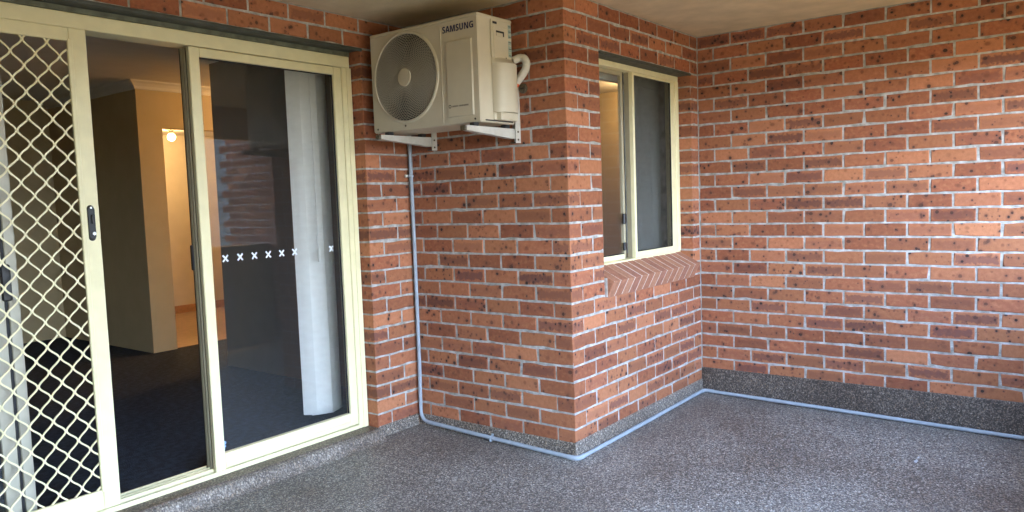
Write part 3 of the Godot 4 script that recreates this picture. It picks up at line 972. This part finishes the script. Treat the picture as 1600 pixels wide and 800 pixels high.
# ---------------------------------------------------------------- air conditioner
func air_conditioner() -> void:
	# local frame: origin at the middle of the base; front faces -x
	var bx := -0.226
	var bz := 0.5
	var by := 1.815
	var a := thing("air_conditioner", Vector3(bx, by, bz), "off-white outdoor air conditioner unit with a round fan grille, high on the brick wall", "air conditioner")
	var X0 := -0.144     # front
	var X1 := 0.143
	var Z0 := -0.393
	var Z1 := 0.393
	var H := 0.545
	var fc := Vector3(X0, 2.098 - by, 0.375 - bz)
	var R := 0.238
	# cabinet shell: top, base, right, left, back
	var st := stool()
	cbox(st, Vector3(X0 + 0.004, H - 0.02, Z0), Vector3(X1, H, Z1), 0.005)
	cbox(st, Vector3(X0 + 0.004, 0.0, Z0), Vector3(X1, 0.02, Z1), 0.004)
	cbox(st, Vector3(X0 + 0.003, 0.012, Z1 - 0.012), Vector3(X1, H - 0.006, Z1 - 0.001), 0.004)
	cbox(st, Vector3(X0 + 0.003, 0.012, Z0 + 0.001), Vector3(X1, H - 0.006, Z0 + 0.012), 0.004)
	cbox(st, Vector3(X1 - 0.012, 0.012, Z0 + 0.005), Vector3(X1 - 0.001, H - 0.006, Z1 - 0.005), 0.002)
	var cab := put("cabinet", done(st), M.ac, a)
	put("lid", box_mesh(Vector3(X0 - 0.001, H - 0.016, Z0 - 0.002), Vector3(X1 + 0.002, H + 0.002, Z1 + 0.002), 0.005), M.ac, a)
	# front panel with the round opening
	st = stool()
	var n := 72
	var lo := Vector2(Z0 + 0.002, 0.006)
	var hi := Vector2(Z1 - 0.002, H - 0.017)
	var c2 := Vector2(fc.z, fc.y)
	var angs := []
	for k in n: angs.append(TAU * k / n)
	for cr in [lo, Vector2(hi.x, lo.y), hi, Vector2(lo.x, hi.y)]:
		angs.append(fposmod((cr - c2).angle(), TAU))
	angs.sort()
	var edge := func(g: float) -> Vector2:
		var dv := Vector2(cos(g), sin(g))
		var t := 1e9
		if dv.x > 1e-6: t = minf(t, (hi.x - c2.x) / dv.x)
		if dv.x < -1e-6: t = minf(t, (lo.x - c2.x) / dv.x)
		if dv.y > 1e-6: t = minf(t, (hi.y - c2.y) / dv.y)
		if dv.y < -1e-6: t = minf(t, (lo.y - c2.y) / dv.y)
		return c2 + dv * t
	for i in angs.size():
		var g0: float = angs[i]
		var g1: float = angs[(i + 1) % angs.size()]
		var p0 := c2 + Vector2(cos(g0), sin(g0)) * R
		var p1 := c2 + Vector2(cos(g1), sin(g1)) * R
		var e0: Vector2 = edge.call(g0)
		var e1: Vector2 = edge.call(g1)
		var V := func(p: Vector2, x: float) -> Vector3: return Vector3(x, p.y, p.x)
		quad(st, V.call(p0, X0), V.call(p1, X0), V.call(e1, X0), V.call(e0, X0))
		quad(st, V.call(p0, X0), V.call(p0, X0 + 0.02), V.call(p1, X0 + 0.02), V.call(p1, X0))
		quad(st, V.call(e0, X0), V.call(e1, X0), V.call(e1, X0 + 0.008), V.call(e0, X0 + 0.008))
	var front := put("front_panel", done(st), M.ac, a)
	# raised ring round the grille
	st = stool()
	lathe(st, fc, Vector3(-1, 0, 0), [Vector2(R + 0.012, 0.0), Vector2(R + 0.008, 0.007), Vector2(R, 0.009), Vector2(R - 0.004, 0.007), Vector2(R - 0.006, -0.01)], 72)
	put("fan_ring", done(st), M.ac, front)
	# fan chamber
	st = stool()
	lathe(st, fc, Vector3(-1, 0, 0), [Vector2(0, -0.16), Vector2(R - 0.004, -0.16), Vector2(R - 0.004, -0.004)], 48)
	put("fan_chamber", done(st), M.ac_dark, a)
	st = stool()
	lathe(st, fc, Vector3(-1, 0, 0), [Vector2(0.06, -0.13), Vector2(0.06, -0.05), Vector2(0.04, -0.035), Vector2(0, -0.035)], 32)
	for b in 3:
		var a0 := TAU * b / 3.0 + 0.5
		for i in 10:
			for k in 4:
				var P := func(ii: float, kk: float) -> Vector3:
					var rr := 0.055 + 0.165 * kk / 4.0
					var g := a0 + (ii / 10.0) * 1.55 + kk * 0.08
					return fc + Vector3(0.05 + 0.05 * ii / 10.0, sin(g) * rr, cos(g) * rr)
				quad(st, P.call(i, k), P.call(i + 1, k), P.call(i + 1, k + 1), P.call(i, k + 1))
	put("fan", done(st), M.ac_fan, a)
	# grille of rings and curved ribs, slightly domed
	st = stool()
	var dome := func(r: float) -> float: return -0.002 - 0.006 * (1.0 - r / R)
	for i in 21:
		var r := 0.055 + (R - 0.062) * i / 20.0
		var x1: float = dome.call(r)
		lathe(st, fc, Vector3(-1, 0, 0), [Vector2(r - 0.0008, -x1 - 0.007), Vector2(r - 0.0008, -x1), Vector2(r + 0.0008, -x1), Vector2(r + 0.0008, -x1 - 0.007)], 72)
	for k in 60:
		var pts := []
		for i in 9:
			var t := i / 8.0
			var r := lerpf(0.045, R - 0.004, t)
			var g := TAU * k / 60.0 + 0.75 * t * t
			pts.append(fc + Vector3(dome.call(r) + 0.002, sin(g) * r, cos(g) * r))
		tube(st, pts, 0.0016, 5, false)
	put("fan_grille", done(st), M.ac_grille, front)
	st = stool()
	lathe(st, fc + Vector3(-0.008, 0, 0), Vector3(-1, 0, 0), [Vector2(0.049, -0.004), Vector2(0.048, 0.003), Vector2(0.043, 0.006), Vector2(0, 0.0075)], 40)
	put("fan_hub", done(st), M.ac, front)
	# raised panel beside the fan
	put("raised_panel", box_mesh(Vector3(X0 - 0.008, 1.851 - by, 0.678 - bz), Vector3(X0 + 0.004, 2.242 - by, 0.857 - bz), 0.0078), M.ac, front)
	put("front_rib", box_mesh(Vector3(X0 - 0.003, 1.825 - by, 0.640 - bz), Vector3(X0 + 0.004, 2.325 - by, 0.646 - bz), 0.003), M.ac, front)
	for e in [[1.838, 0.36], [1.832, 0.86], [1.835, 0.14]]:
		st = stool()
		lathe(st, Vector3(X0, e[0] - by, e[1] - bz), Vector3(-1, 0, 0), [Vector2(0.006, 0), Vector2(0.005, 0.003), Vector2(0, 0.0035)], 12)
		put("screw", done(st), M.old_metal, front)
	# maker's name
	word("lettering", "SAMSUNG", Vector3(X0 - 0.0012, 2.2875 - by, 0.659 - bz), 0.21, 0.034, M.ink_blue, front, true)
	# small mark and line of print low on the raised panel
	st = stool()
	lathe(st, Vector3(X0 - 0.0082, 1.9075 - by, 0.698 - bz), Vector3(-1, 0, 0), [Vector2(0.0095, 0.0), Vector2(0.0095, 0.0006), Vector2(0.0055, 0.0006), Vector2(0.0055, 0.0)], 24)
	put("emblem", done(st), M.ink_grey, front)
	for e in [[0.714, 0.744, 0.004], [0.749, 0.757, 0.0035], [0.762, 0.792, 0.004], [0.796, 0.822, 0.0045]]:
		# print too small to read: bars of the words' length broken into strokes
		st = stool()
		var z: float = e[0]
		while z < e[1]:
			var wz := 0.0022
			cbox(st, Vector3(X0 - 0.0086, 1.9065 - by - e[2], z - bz), Vector3(X0 - 0.0079, 1.9065 - by + e[2], z + wz - bz), 0.0)
			z += 0.0042
		put("small_print", done(st), M.ink_grey, front)
	# --- right side (faces +z)
	var side := put("service_panel", box_mesh(Vector3(-0.262 - bx, 1.83 - by, Z1 - 0.004), Vector3(-0.092 - bx, 2.345 - by, Z1 + 0.005), 0.003), M.ac, a)
	var S := func(called: String, x0: float, y0: float, x1: float, y1: float, z: float, m: Material, b := 0.002) -> MeshInstance3D:
		return put(called, box_mesh(Vector3(x0 - bx, y0 - by, Z1 + 0.001), Vector3(x1 - bx, y1 - by, Z1 + z), b), m, side)
	S.call("panel_edge", -0.268, 2.15, -0.255, 2.335, 0.010, M.ac)
	S.call("handle_cover", -0.252, 2.140, -0.128, 2.312, 0.012, M.ac, 0.004)
	S.call("handle_slot", -0.232, 2.262, -0.166, 2.288, 0.0132, M.ac_dark, 0.0)
	S.call("handle_lip", -0.232, 2.258, -0.176, 2.279, 0.0142, M.ac, 0.002)
	S.call("slot", -0.252, 2.322, -0.216, 2.334, 0.0060, M.ac_dark, 0.0)
	S.call("screw", -0.158, 2.150, -0.150, 2.158, 0.0140, M.ac_dark, 0.001)
	# printed side labels
	for e in [[2.262, 2.332, -0.122, -0.097], [2.165, 2.250, -0.124, -0.097]]:
		S.call("label", e[2], e[0], e[3], e[1], 0.0062, M.label_green, 0.0)
		for r in 5:
			var yy: float = lerpf(e[0] + 0.006, e[1] - 0.010, r / 4.0)
			S.call("label_line", e[2] + 0.003, yy, e[3] - 0.003, yy + 0.004, 0.0068, M.ink_grey if r % 2 == 0 else M.ac, 0.0)
	# pipe cover: half round, closed by a sloping shoulder
	st = stool()
	var prof := []
	for k in 13:
		var g := PI * k / 12.0
		prof.append(Vector2(-0.178 - bx - cos(g) * 0.086, Z1 + 0.004 + pow(sin(g), 0.75) * 0.062))
	for k in 12:
		var p: Vector2 = prof[k]
		var q: Vector2 = prof[k + 1]
		st.set_smooth_group(0)
		var y0 := 1.868 - by
		var y1 := 2.118 - by
		for v in [Vector3(p.x, y0, p.y), Vector3(q.x, y1, q.y), Vector3(q.x, y0, q.y), Vector3(p.x, y0, p.y), Vector3(p.x, y1, p.y), Vector3(q.x, y1, q.y)]: st.add_vertex(v)
		# shoulder rising to the panel
		st.set_smooth_group(1)
		var p2 := Vector3(lerpf(p.x, -0.178 - bx, 0.05), y1 + 0.042 - 0.01 * absf(k - 6.0) / 6.0, Z1 + 0.004)
		var q2 := Vector3(lerpf(q.x, -0.178 - bx, 0.05), y1 + 0.042 - 0.01 * absf(k - 5.0) / 6.0, Z1 + 0.004)
		for v in [Vector3(p.x, y1, p.y), q2, Vector3(q.x, y1, q.y), Vector3(p.x, y1, p.y), p2, q2]: st.add_vertex(v)
		st.set_smooth_group(2)
		for v in [Vector3(p.x, y0, p.y), Vector3(q.x, y0, q.y), Vector3(-0.178 - bx, y0 + 0.004, Z1 + 0.004)]: st.add_vertex(v)
	put("pipe_cover", done(st), M.ac, side)
	S.call("valve_box", -0.238, 1.828, -0.094, 1.872, 0.034, M.ac, 0.004)
	put("valve_slot", box_mesh(Vector3(-0.185 - bx, 1.8722 - by, Z1 + 0.004), Vector3(-0.12 - bx, 1.875 - by, Z1 + 0.03), 0.0), M.ac_dark, side)
	S.call("base_slot", -0.33, 1.822, -0.10, 1.829, 0.003, M.ac_dark, 0.0)

	# brackets
	for e in [[0.226, "steel wall bracket under the fan end of the air conditioner", 1.86], [0.849, "white steel wall bracket under the pipe end of the air conditioner", 2.03]]:
		var b := thing("wall_bracket", Vector3(0, 1.75, e[0]), e[1], "bracket", "brackets under the air conditioner")
		# leg against the wall: angle section
		var leg := stool()
		cbox(leg, Vector3(-0.006, -0.030, -0.022), Vector3(-0.0015, float(e[2]) - 1.75, 0.022), 0.001)
		cbox(leg, Vector3(-0.045, -0.030, 0.017), Vector3(-0.006, float(e[2]) - 1.75, 0.0215), 0.001)
		put("leg", done(leg), M.bracket, b)
		# tapering channel arm: web towards +z, flanges above and below
		st = stool()
		var xf := -0.44
		var web := [Vector3(-0.046, 0.047, 0.012), Vector3(xf, 0.043, 0.012), Vector3(xf, 0.022, 0.012), Vector3(-0.046, -0.008, 0.012)]
		var back := []
		for v in web: back.append(v - Vector3(0, 0, 0.003))
		quad(st, web[0], web[1], web[2], web[3])
		quad(st, back[3], back[2], back[1], back[0])
		cbox(st, Vector3(xf, 0.043, -0.028), Vector3(-0.006, 0.0465, 0.0118), 0.0008)
		var u := [Vector3(-0.046, -0.008, 0.012), Vector3(xf, 0.022, 0.012), Vector3(xf, 0.022, -0.028), Vector3(-0.046, -0.008, -0.028)]
		quad(st, u[0], u[1], u[2], u[3])
		quad(st, u[3] + Vector3(0, 0.003, 0), u[2] + Vector3(0, 0.003, 0), u[1] + Vector3(0, 0.003, 0), u[0] + Vector3(0, 0.003, 0))
		quad(st, web[0] + Vector3(0.04, 0, 0), web[0], web[3], web[3] + Vector3(0.04, 0, 0))
		put("arm", done(st), M.bracket, b)
		st = stool()
		cbox(st, Vector3(xf - 0.012, 0.020, -0.026), Vector3(xf + 0.004, 0.047, 0.0105), 0.004)
		put("end_cap", done(st), M.old_metal, b)
		for fx in [-0.36, -0.10]:
			put("rubber_foot", box_mesh(Vector3(fx - 0.02, 0.0467, -0.024), Vector3(fx + 0.02, 0.0648, 0.010), 0.003), M.rubber, b)
		for yy in [0.03, -0.012]:
			st = stool()
			lathe(st, Vector3(-0.026, yy, 0.0213), Vector3(0, 0, 1), [Vector2(0.006, 0), Vector2(0.006, 0.004), Vector2(0, 0.0045)], 6)
			put("bolt", done(st), M.old_metal, b)
		put("bolt", box_mesh(Vector3(-0.045, -0.030, -0.02), Vector3(-0.0065, -0.024, 0.0165), 0.001), M.old_metal, b)

	# insulated pipe from the unit into the wall
	var hs := thing("insulated_pipe", Vector3(-0.05, 2.09, 0.9), "white insulated pipe looping from the air conditioner towards the wall", "pipe")
	var path := [Vector3(-0.03, 0.062, -0.008), Vector3(0.0, 0.078, 0.018), Vector3(0.006, 0.072, 0.044), Vector3(0.006, 0.045, 0.058), Vector3(0.004, 0.012, 0.05), Vector3(0.0, -0.022, 0.022), Vector3(-0.004, -0.05, -0.006), Vector3(-0.008, -0.075, -0.03)]
	var smooth := []
	var cv := Curve3D.new()
	for i in path.size():
		var tg: Vector3 = (path[mini(i + 1, path.size() - 1)] - path[maxi(i - 1, 0)]) / 6.0
		cv.add_point(path[i], -tg, tg)
	for i in 28: smooth.append(cv.sample_baked(cv.get_baked_length() * i / 27.0))
	st = stool()
	tube(st, smooth, 0.021, 14)
	put("hose", done(st), M.hose, hs)
	st = stool()
	tube(st, smooth.slice(16, 19), 0.0222, 14, false)
	put("joint", done(st), M.hose, hs)
	st = stool()
	tube(st, smooth.slice(23, 26), 0.0222, 14, false)
	put("tape", done(st), M.orange_tape, hs)

	var cap := thing("vent_disc", Vector3(0.0, 2.012, 0.9), "small round tarnished cap on the bricks right of the air conditioner", "cap")
	st = stool()
	lathe(st, Vector3(-0.001, 0, 0), Vector3(-1, 0, 0), [Vector2(0.027, 0), Vector2(0.026, 0.010), Vector2(0.022, 0.014), Vector2(0.015, 0.013), Vector2(0, 0.012)], 28)
	put("disc", done(st), M.old_metal, cap)
	put("screw_slot", box_mesh(Vector3(-0.0165, -0.003, -0.012), Vector3(-0.0125, 0.003, 0.012), 0.001), M.ac_dark, cap)

# raised lettering that reads along +z on a face towards -x
func word(called: String, text: String, at: Vector3, width: float, height: float, mat: Material, parent: Node, bold: bool) -> void:
	var t := TextMesh.new()
	var f := SystemFont.new()
	f.font_names = PackedStringArray(["Droid Sans"])
	if bold: f.font_weight = 700
	t.font = f
	t.text = text
	t.font_size = 64
	t.pixel_size = 0.001
	t.depth = 0.02
	t.horizontal_alignment = HORIZONTAL_ALIGNMENT_LEFT
	var bb := t.get_aabb()
	var o := put(called, t, mat, parent)
	var sx := width / bb.size.x
	var sy := height / bb.size.y
	o.basis = Basis(Vector3(0, 0, sx), Vector3(0, sy, 0), Vector3(-0.05, 0, 0))
	o.position = at - o.basis * Vector3(bb.position.x, bb.position.y, 0)

# ---------------------------------------------------------------- conduit
func conduit() -> void:
	var c := thing("conduit", Vector3(-0.016, 0, 0.03), "pale grey plastic conduit down the brick corner and along the foot of the walls", "conduit")
	var o := Vector3(-0.016, 0, 0.03)
	var r := 0.0115
	var st := stool()
	var e := 0.027
	var pts := bend([Vector3(-0.014, 1.86, 0.03), Vector3(-0.012, 1.1, 0.03), Vector3(-0.018, 0.4, 0.034), Vector3(-0.026, 0.05, 0.034), Vector3(-0.027, 0.030, 0.6), Vector3(-e, 0.0135, ZC + 0.0)], 0.07, 8)
	for i in pts.size(): pts[i] -= o
	tube(st, pts, r, 14)
	put("pipe", done(st), M.conduit, c)
	st = stool()
	tube(st, [Vector3(0.01, 0.0135, ZC + e) - o, Vector3(0.8, 0.0145, ZC + e) - o, Vector3(XD - 0.05, 0.0185, ZC + e) - o], r, 14)
	put("pipe", done(st), M.conduit, c)
	st = stool()
	tube(st, [Vector3(XD - e - 0.012, 0.0165, ZC + 0.055) - o, Vector3(XD - e - 0.012, 0.002, 2.06) - o, Vector3(XD - e - 0.012, -0.0125, 2.8) - o, Vector3(XD - e - 0.012, -0.024, 3.6) - o], r, 14)
	put("pipe", done(st), M.conduit, c)
	# elbows
	st = stool()
	pts = bend([Vector3(-e, 0.0145, ZC - 0.035), Vector3(-e, 0.0140, ZC + e), Vector3(0.038, 0.0140, ZC + e)], 0.034, 8)
	for i in pts.size(): pts[i] -= o
	tube(st, pts, r + 0.0022, 14)
	put("elbow", done(st), M.conduit, c)
	st = stool()
	pts = bend([Vector3(XD - 0.085, 0.018, ZC + e), Vector3(XD - e - 0.012, 0.0175, ZC + e), Vector3(XD - e - 0.012, 0.0165, ZC + 0.10)], 0.040, 8)
	for i in pts.size(): pts[i] -= o
	tube(st, pts, r + 0.002, 14)
	put("elbow", done(st), M.conduit, c)
	# saddles
	st = stool()
	cbox(st, Vector3(-0.046, 1.570, 0.012) - o, Vector3(-0.002, 1.588, 0.0455) - o, 0.006)
	var s := put("saddle", done(st), M.conduit, c)
	st = stool()
	lathe(st, Vector3(-0.046, 1.579, 0.016) - o, Vector3(-0.55, 0, 0.83), [Vector2(0.010, 0), Vector2(0.010, 0.010), Vector2(0.006, 0.016), Vector2(0, 0.017)], 16)
	put("screw", done(st), M.hose, s)
	st = stool()
	cbox(st, Vector3(-0.042, 0.010, 0.593) - o, Vector3(-0.010, 0.0435, 0.607) - o, 0.004)
	cbox(st, Vector3(-0.016, 0.040, 0.592) - o, Vector3(-0.011, 0.052, 0.608) - o, 0.002)
	put("saddle", done(st), M.conduit, c)

func floor_marks() -> void:
	var k := 0
	for e in [[1391.0, 0.95, 2.66, 0.030, 0.010], [1404.0, 1.02, 2.66, 0.024, 0.006]]:
		var st := stool()
		var c := Vector3(e[1], floor_y(e[2]) + 0.0025, e[2])
		var r2 := RandomNumberGenerator.new()
		r2.seed = 900 + k
		var rad := []
		for i in 14: rad.append(r2.randf_range(0.65, 1.1))
		for i in 14:
			var g0 := TAU * i / 14
			var g1 := TAU * (i + 1) / 14
			var p: Vector3 = c + Vector3(cos(g0) * e[3] * rad[i], 0, sin(g0) * e[4] * rad[i])
			var q: Vector3 = c + Vector3(cos(g1) * e[3] * rad[(i + 1) % 14], 0, sin(g1) * e[4] * rad[(i + 1) % 14])
			tri(st, c + Vector3(0, 0.001, 0), q, p)
		var o := put("paint_splash", done(st), M.mark, self)
		tag(o, ["larger white splash dried on the floor before the end wall", "smaller thin white splash beside the larger one on the floor"][k], "paint splash", "white splashes on the floor")
		k += 1

# ---------------------------------------------------------------- rooms behind the glass
func rooms() -> void:
	var B := func(called: String, lo: Vector3, hi: Vector3, m: Material, label: String, cat: String) -> MeshInstance3D:
		return struct(called, box_mesh(lo, hi, 0.0), m, label, cat)
	B.call("carpet_floor", Vector3(-5.6, -0.2, -6.2), Vector3(2.6, FLOOR_IN, -0.205), M.carpet, "dark charcoal carpet inside the sliding door", "carpet")
	B.call("room_ceiling", Vector3(-5.6, 2.6, -6.3), Vector3(2.7, 2.72, -0.25), M.plaster_white, "ceiling of the room inside the sliding door", "ceiling")
	B.call("inner_lining", Vector3(-5.6, FLOOR_IN, -0.262), Vector3(-3.0, 2.6, -0.251), M.plaster, "inner face of the door wall", "wall")
	B.call("room_wall", Vector3(-5.7, FLOOR_IN, -6.3), Vector3(-5.6, 2.6, -0.25), M.plaster, "far side wall of the room", "wall")
	B.call("room_wall", Vector3(-5.6, FLOOR_IN, -5.5), Vector3(0.13, 2.6, -5.4), M.plaster, "back wall of the room inside the sliding door", "wall")
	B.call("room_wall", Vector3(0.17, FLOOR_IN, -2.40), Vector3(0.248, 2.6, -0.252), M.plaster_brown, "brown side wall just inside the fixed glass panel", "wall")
	B.call("room_wall", Vector3(0.13, FLOOR_IN, -5.9), Vector3(0.36, 2.6, -3.55), M.plaster, "thick wall stub left of the lit hallway opening", "wall")
	B.call("room_wall", Vector3(0.36, 2.185, -3.65), Vector3(2.6, 2.6, -3.55), M.plaster, "wall above the lit hallway opening", "wall")
	B.call("room_wall", Vector3(1.32, FLOOR_IN, -3.65), Vector3(2.6, 2.185, -3.55), M.plaster, "wall right of the lit hallway opening", "wall")
	B.call("room_wall", Vector3(0.248, FLOOR_IN, -2.44), Vector3(2.6, 2.6, -2.36), M.plaster, "wall closing the alcove beside the room", "wall")
	B.call("room_wall", Vector3(2.6, -0.2, -6.3), Vector3(2.7, 2.72, -2.36), M.plaster, "outer wall of the hallway", "wall")
	B.call("hall_wall", Vector3(0.36, FLOOR_IN, -6.0), Vector3(2.6, 2.6, -5.9), M.plaster_hall, "warmly lit back wall of the hallway", "wall")
	B.call("hall_ceiling", Vector3(0.36, 2.36, -5.9), Vector3(2.6, 2.58, -3.65), M.plaster_white, "ceiling of the lit hallway", "ceiling")
	B.call("hall_floor", Vector3(0.36, FLOOR_IN, -5.9), Vector3(2.6, FLOOR_IN + 0.004, -3.58), M.hall_tile, "tan floor of the lit hallway", "floor")
	B.call("skirting_board", Vector3(0.36, FLOOR_IN + 0.004, -5.9), Vector3(2.6, 0.20, -5.885), M.timber_skirt, "orange brown skirting board in the hallway", "skirting")
	# plaster cornice on the wall above the opening
	var st := stool()
	var pr := [Vector2(0.0, 2.6), Vector2(0.075, 2.6), Vector2(0.070, 2.588), Vector2(0.045, 2.575), Vector2(0.022, 2.552), Vector2(0.012, 2.528), Vector2(0.0, 2.523)]
	for i in range(1, pr.size() - 1):
		var p: Vector2 = pr[i]
		var q: Vector2 = pr[i + 1]
		quad(st, Vector3(0.13 - p.x, p.y, -3.55 + p.x), Vector3(0.13 - q.x, q.y, -3.55 + q.x), Vector3(2.6, q.y, -3.55 + q.x), Vector3(2.6, p.y, -3.55 + p.x))
		quad(st, Vector3(0.13 - p.x, p.y, -5.4), Vector3(0.13 - q.x, q.y, -5.4), Vector3(0.13 - q.x, q.y, -3.55 + q.x), Vector3(0.13 - p.x, p.y, -3.55 + p.x))
	struct("cornice", done(st), M.plaster_white, "plaster cornice above the hallway opening", "cornice")
	# room behind the window
	B.call("bedroom_floor", Vector3(0.25, -0.2, -2.36), Vector3(3.6, FLOOR_IN, 0.92), M.carpet, "carpet of the room behind the window", "carpet")
	B.call("bedroom_ceiling", Vector3(0.25, 2.45, -2.36), Vector3(3.6, 2.6, 0.92), M.plaster_white, "ceiling of the room behind the window", "ceiling")
	B.call("bedroom_wall", Vector3(3.45, FLOOR_IN, -2.36), Vector3(3.6, 2.45, 0.92), M.plaster, "lit cream wall seen through the window", "wall")
	B.call("bedroom_wall", Vector3(0.249, FLOOR_IN, -2.36), Vector3(0.27, 2.45, 0.92), M.plaster, "side wall of the room behind the window", "wall")
	B.call("bedroom_wall", Vector3(0.27, FLOOR_IN, -2.36), Vector3(3.45, 2.45, -2.3), M.plaster, "back wall of the room behind the window", "wall")
	# lamps
	lamp(Vector3(1.33, 2.36, -5.15), "bare glowing bulb on the hallway ceiling, seen through the open door", 0.125)
	lamp(Vector3(2.0, 2.6, -3.0), "ceiling bulb in the alcove round the corner", 0.24)
	lamp(Vector3(2.98, 2.45, 0.0), "glowing ceiling bulb in the room behind the window", 0.06)

func lamp(at: Vector3, label: String, energy: float) -> void:
	var l := thing("ceiling_lamp", at, label, "lamp", "bare bulbs on ceilings")
	var st := stool()
	lathe(st, Vector3.ZERO, Vector3(0, -1, 0), [Vector2(0.055, 0), Vector2(0.055, 0.010), Vector2(0.028, 0.022), Vector2(0.022, 0.055), Vector2(0, 0.055)], 24)
	put("fitting", done(st), M.old_metal, l)
	st = stool()
	var prof := []
	for k in 13:
		var g := PI * k / 12.0
		prof.append(Vector2(sin(g) * 0.046, 0.098 - cos(g) * 0.048))
	lathe(st, Vector3.ZERO, Vector3(0, -1, 0), prof, 20)
	put("bulb", done(st), M.bulb, l)
	var o := OmniLight3D.new()
	o.name = "bulb_light"
	o.light_color = Color(1.0, 0.83, 0.60)
	o.light_energy = energy
	o.light_size = 0.03
	o.omni_range = 12.0
	o.omni_attenuation = 2.0
	o.shadow_enabled = true
	o.position = Vector3(0, -0.092, 0)
	l.add_child(o, true)

# ----------------------------------------------------------------
func _ready() -> void:
	# camera, from the brick courses of the photograph
	var cam := Camera3D.new()
	cam.name = "camera"
	var yaw := 0.65412
	var pitch := -0.07622
	var roll := -0.03534
	var F := Vector3(cos(yaw) * cos(pitch), sin(pitch), -sin(yaw) * cos(pitch))
	var R := Vector3(sin(yaw), 0, cos(yaw))
	var U := R.cross(F)
	var R2 := R * cos(roll) + U * sin(roll)
	var U2 := U * cos(roll) - R * sin(roll)
	cam.transform = Transform3D(Basis(R2, U2, -F), Vector3(-3.39673, 1.42404, 3.38394))
	cam.fov = rad_to_deg(2.0 * atan(400.0 / 1193.58))
	cam.near = 0.05
	cam.far = 2000.0
	add_child(cam)
	cam.current = true
	# sky and sun: the sun stands behind the building, the balcony is in open shade
	var we := WorldEnvironment.new()
	we.name = "environment"
	var env := Environment.new()
	var sky := Sky.new()
	var sm := ProceduralSkyMaterial.new()
	sm.sky_top_color = Color(0.55, 0.67, 0.85)
	sm.sky_horizon_color = Color(0.80, 0.85, 0.90)
	sm.sky_curve = 0.16
	sm.ground_bottom_color = Color(0.30, 0.32, 0.22)
	sm.ground_horizon_color = Color(0.55, 0.58, 0.50)
	sm.sky_energy_multiplier = 2.0
	sky.sky_material = sm
	env.background_mode = Environment.BG_SKY
	env.sky = sky
	env.tonemap_mode = Environment.TONE_MAPPER_LINEAR
	env.tonemap_exposure = 6.6
	env.sdfgi_enabled = true
	env.ssao_enabled = true
	env.ssil_enabled = true
	we.environment = env
	add_child(we)
	var sun := DirectionalLight3D.new()
	sun.name = "sun"
	sun.light_energy = 1.3
	sun.light_color = Color(1.0, 0.86, 0.62)
	sun.light_angular_distance = 0.5
	sun.shadow_enabled = true
	sun.look_at_from_position(Vector3(1.2, 8.0, 2.0), Vector3.ZERO)
	add_child(sun)

	make_materials()
	shell()
	rooms()
	brick_walls()
	brick_sill()
	lintels()
	sliding_door()
	screen_door()
	window()
	blinds()
	air_conditioner()
	conduit()
	floor_marks()
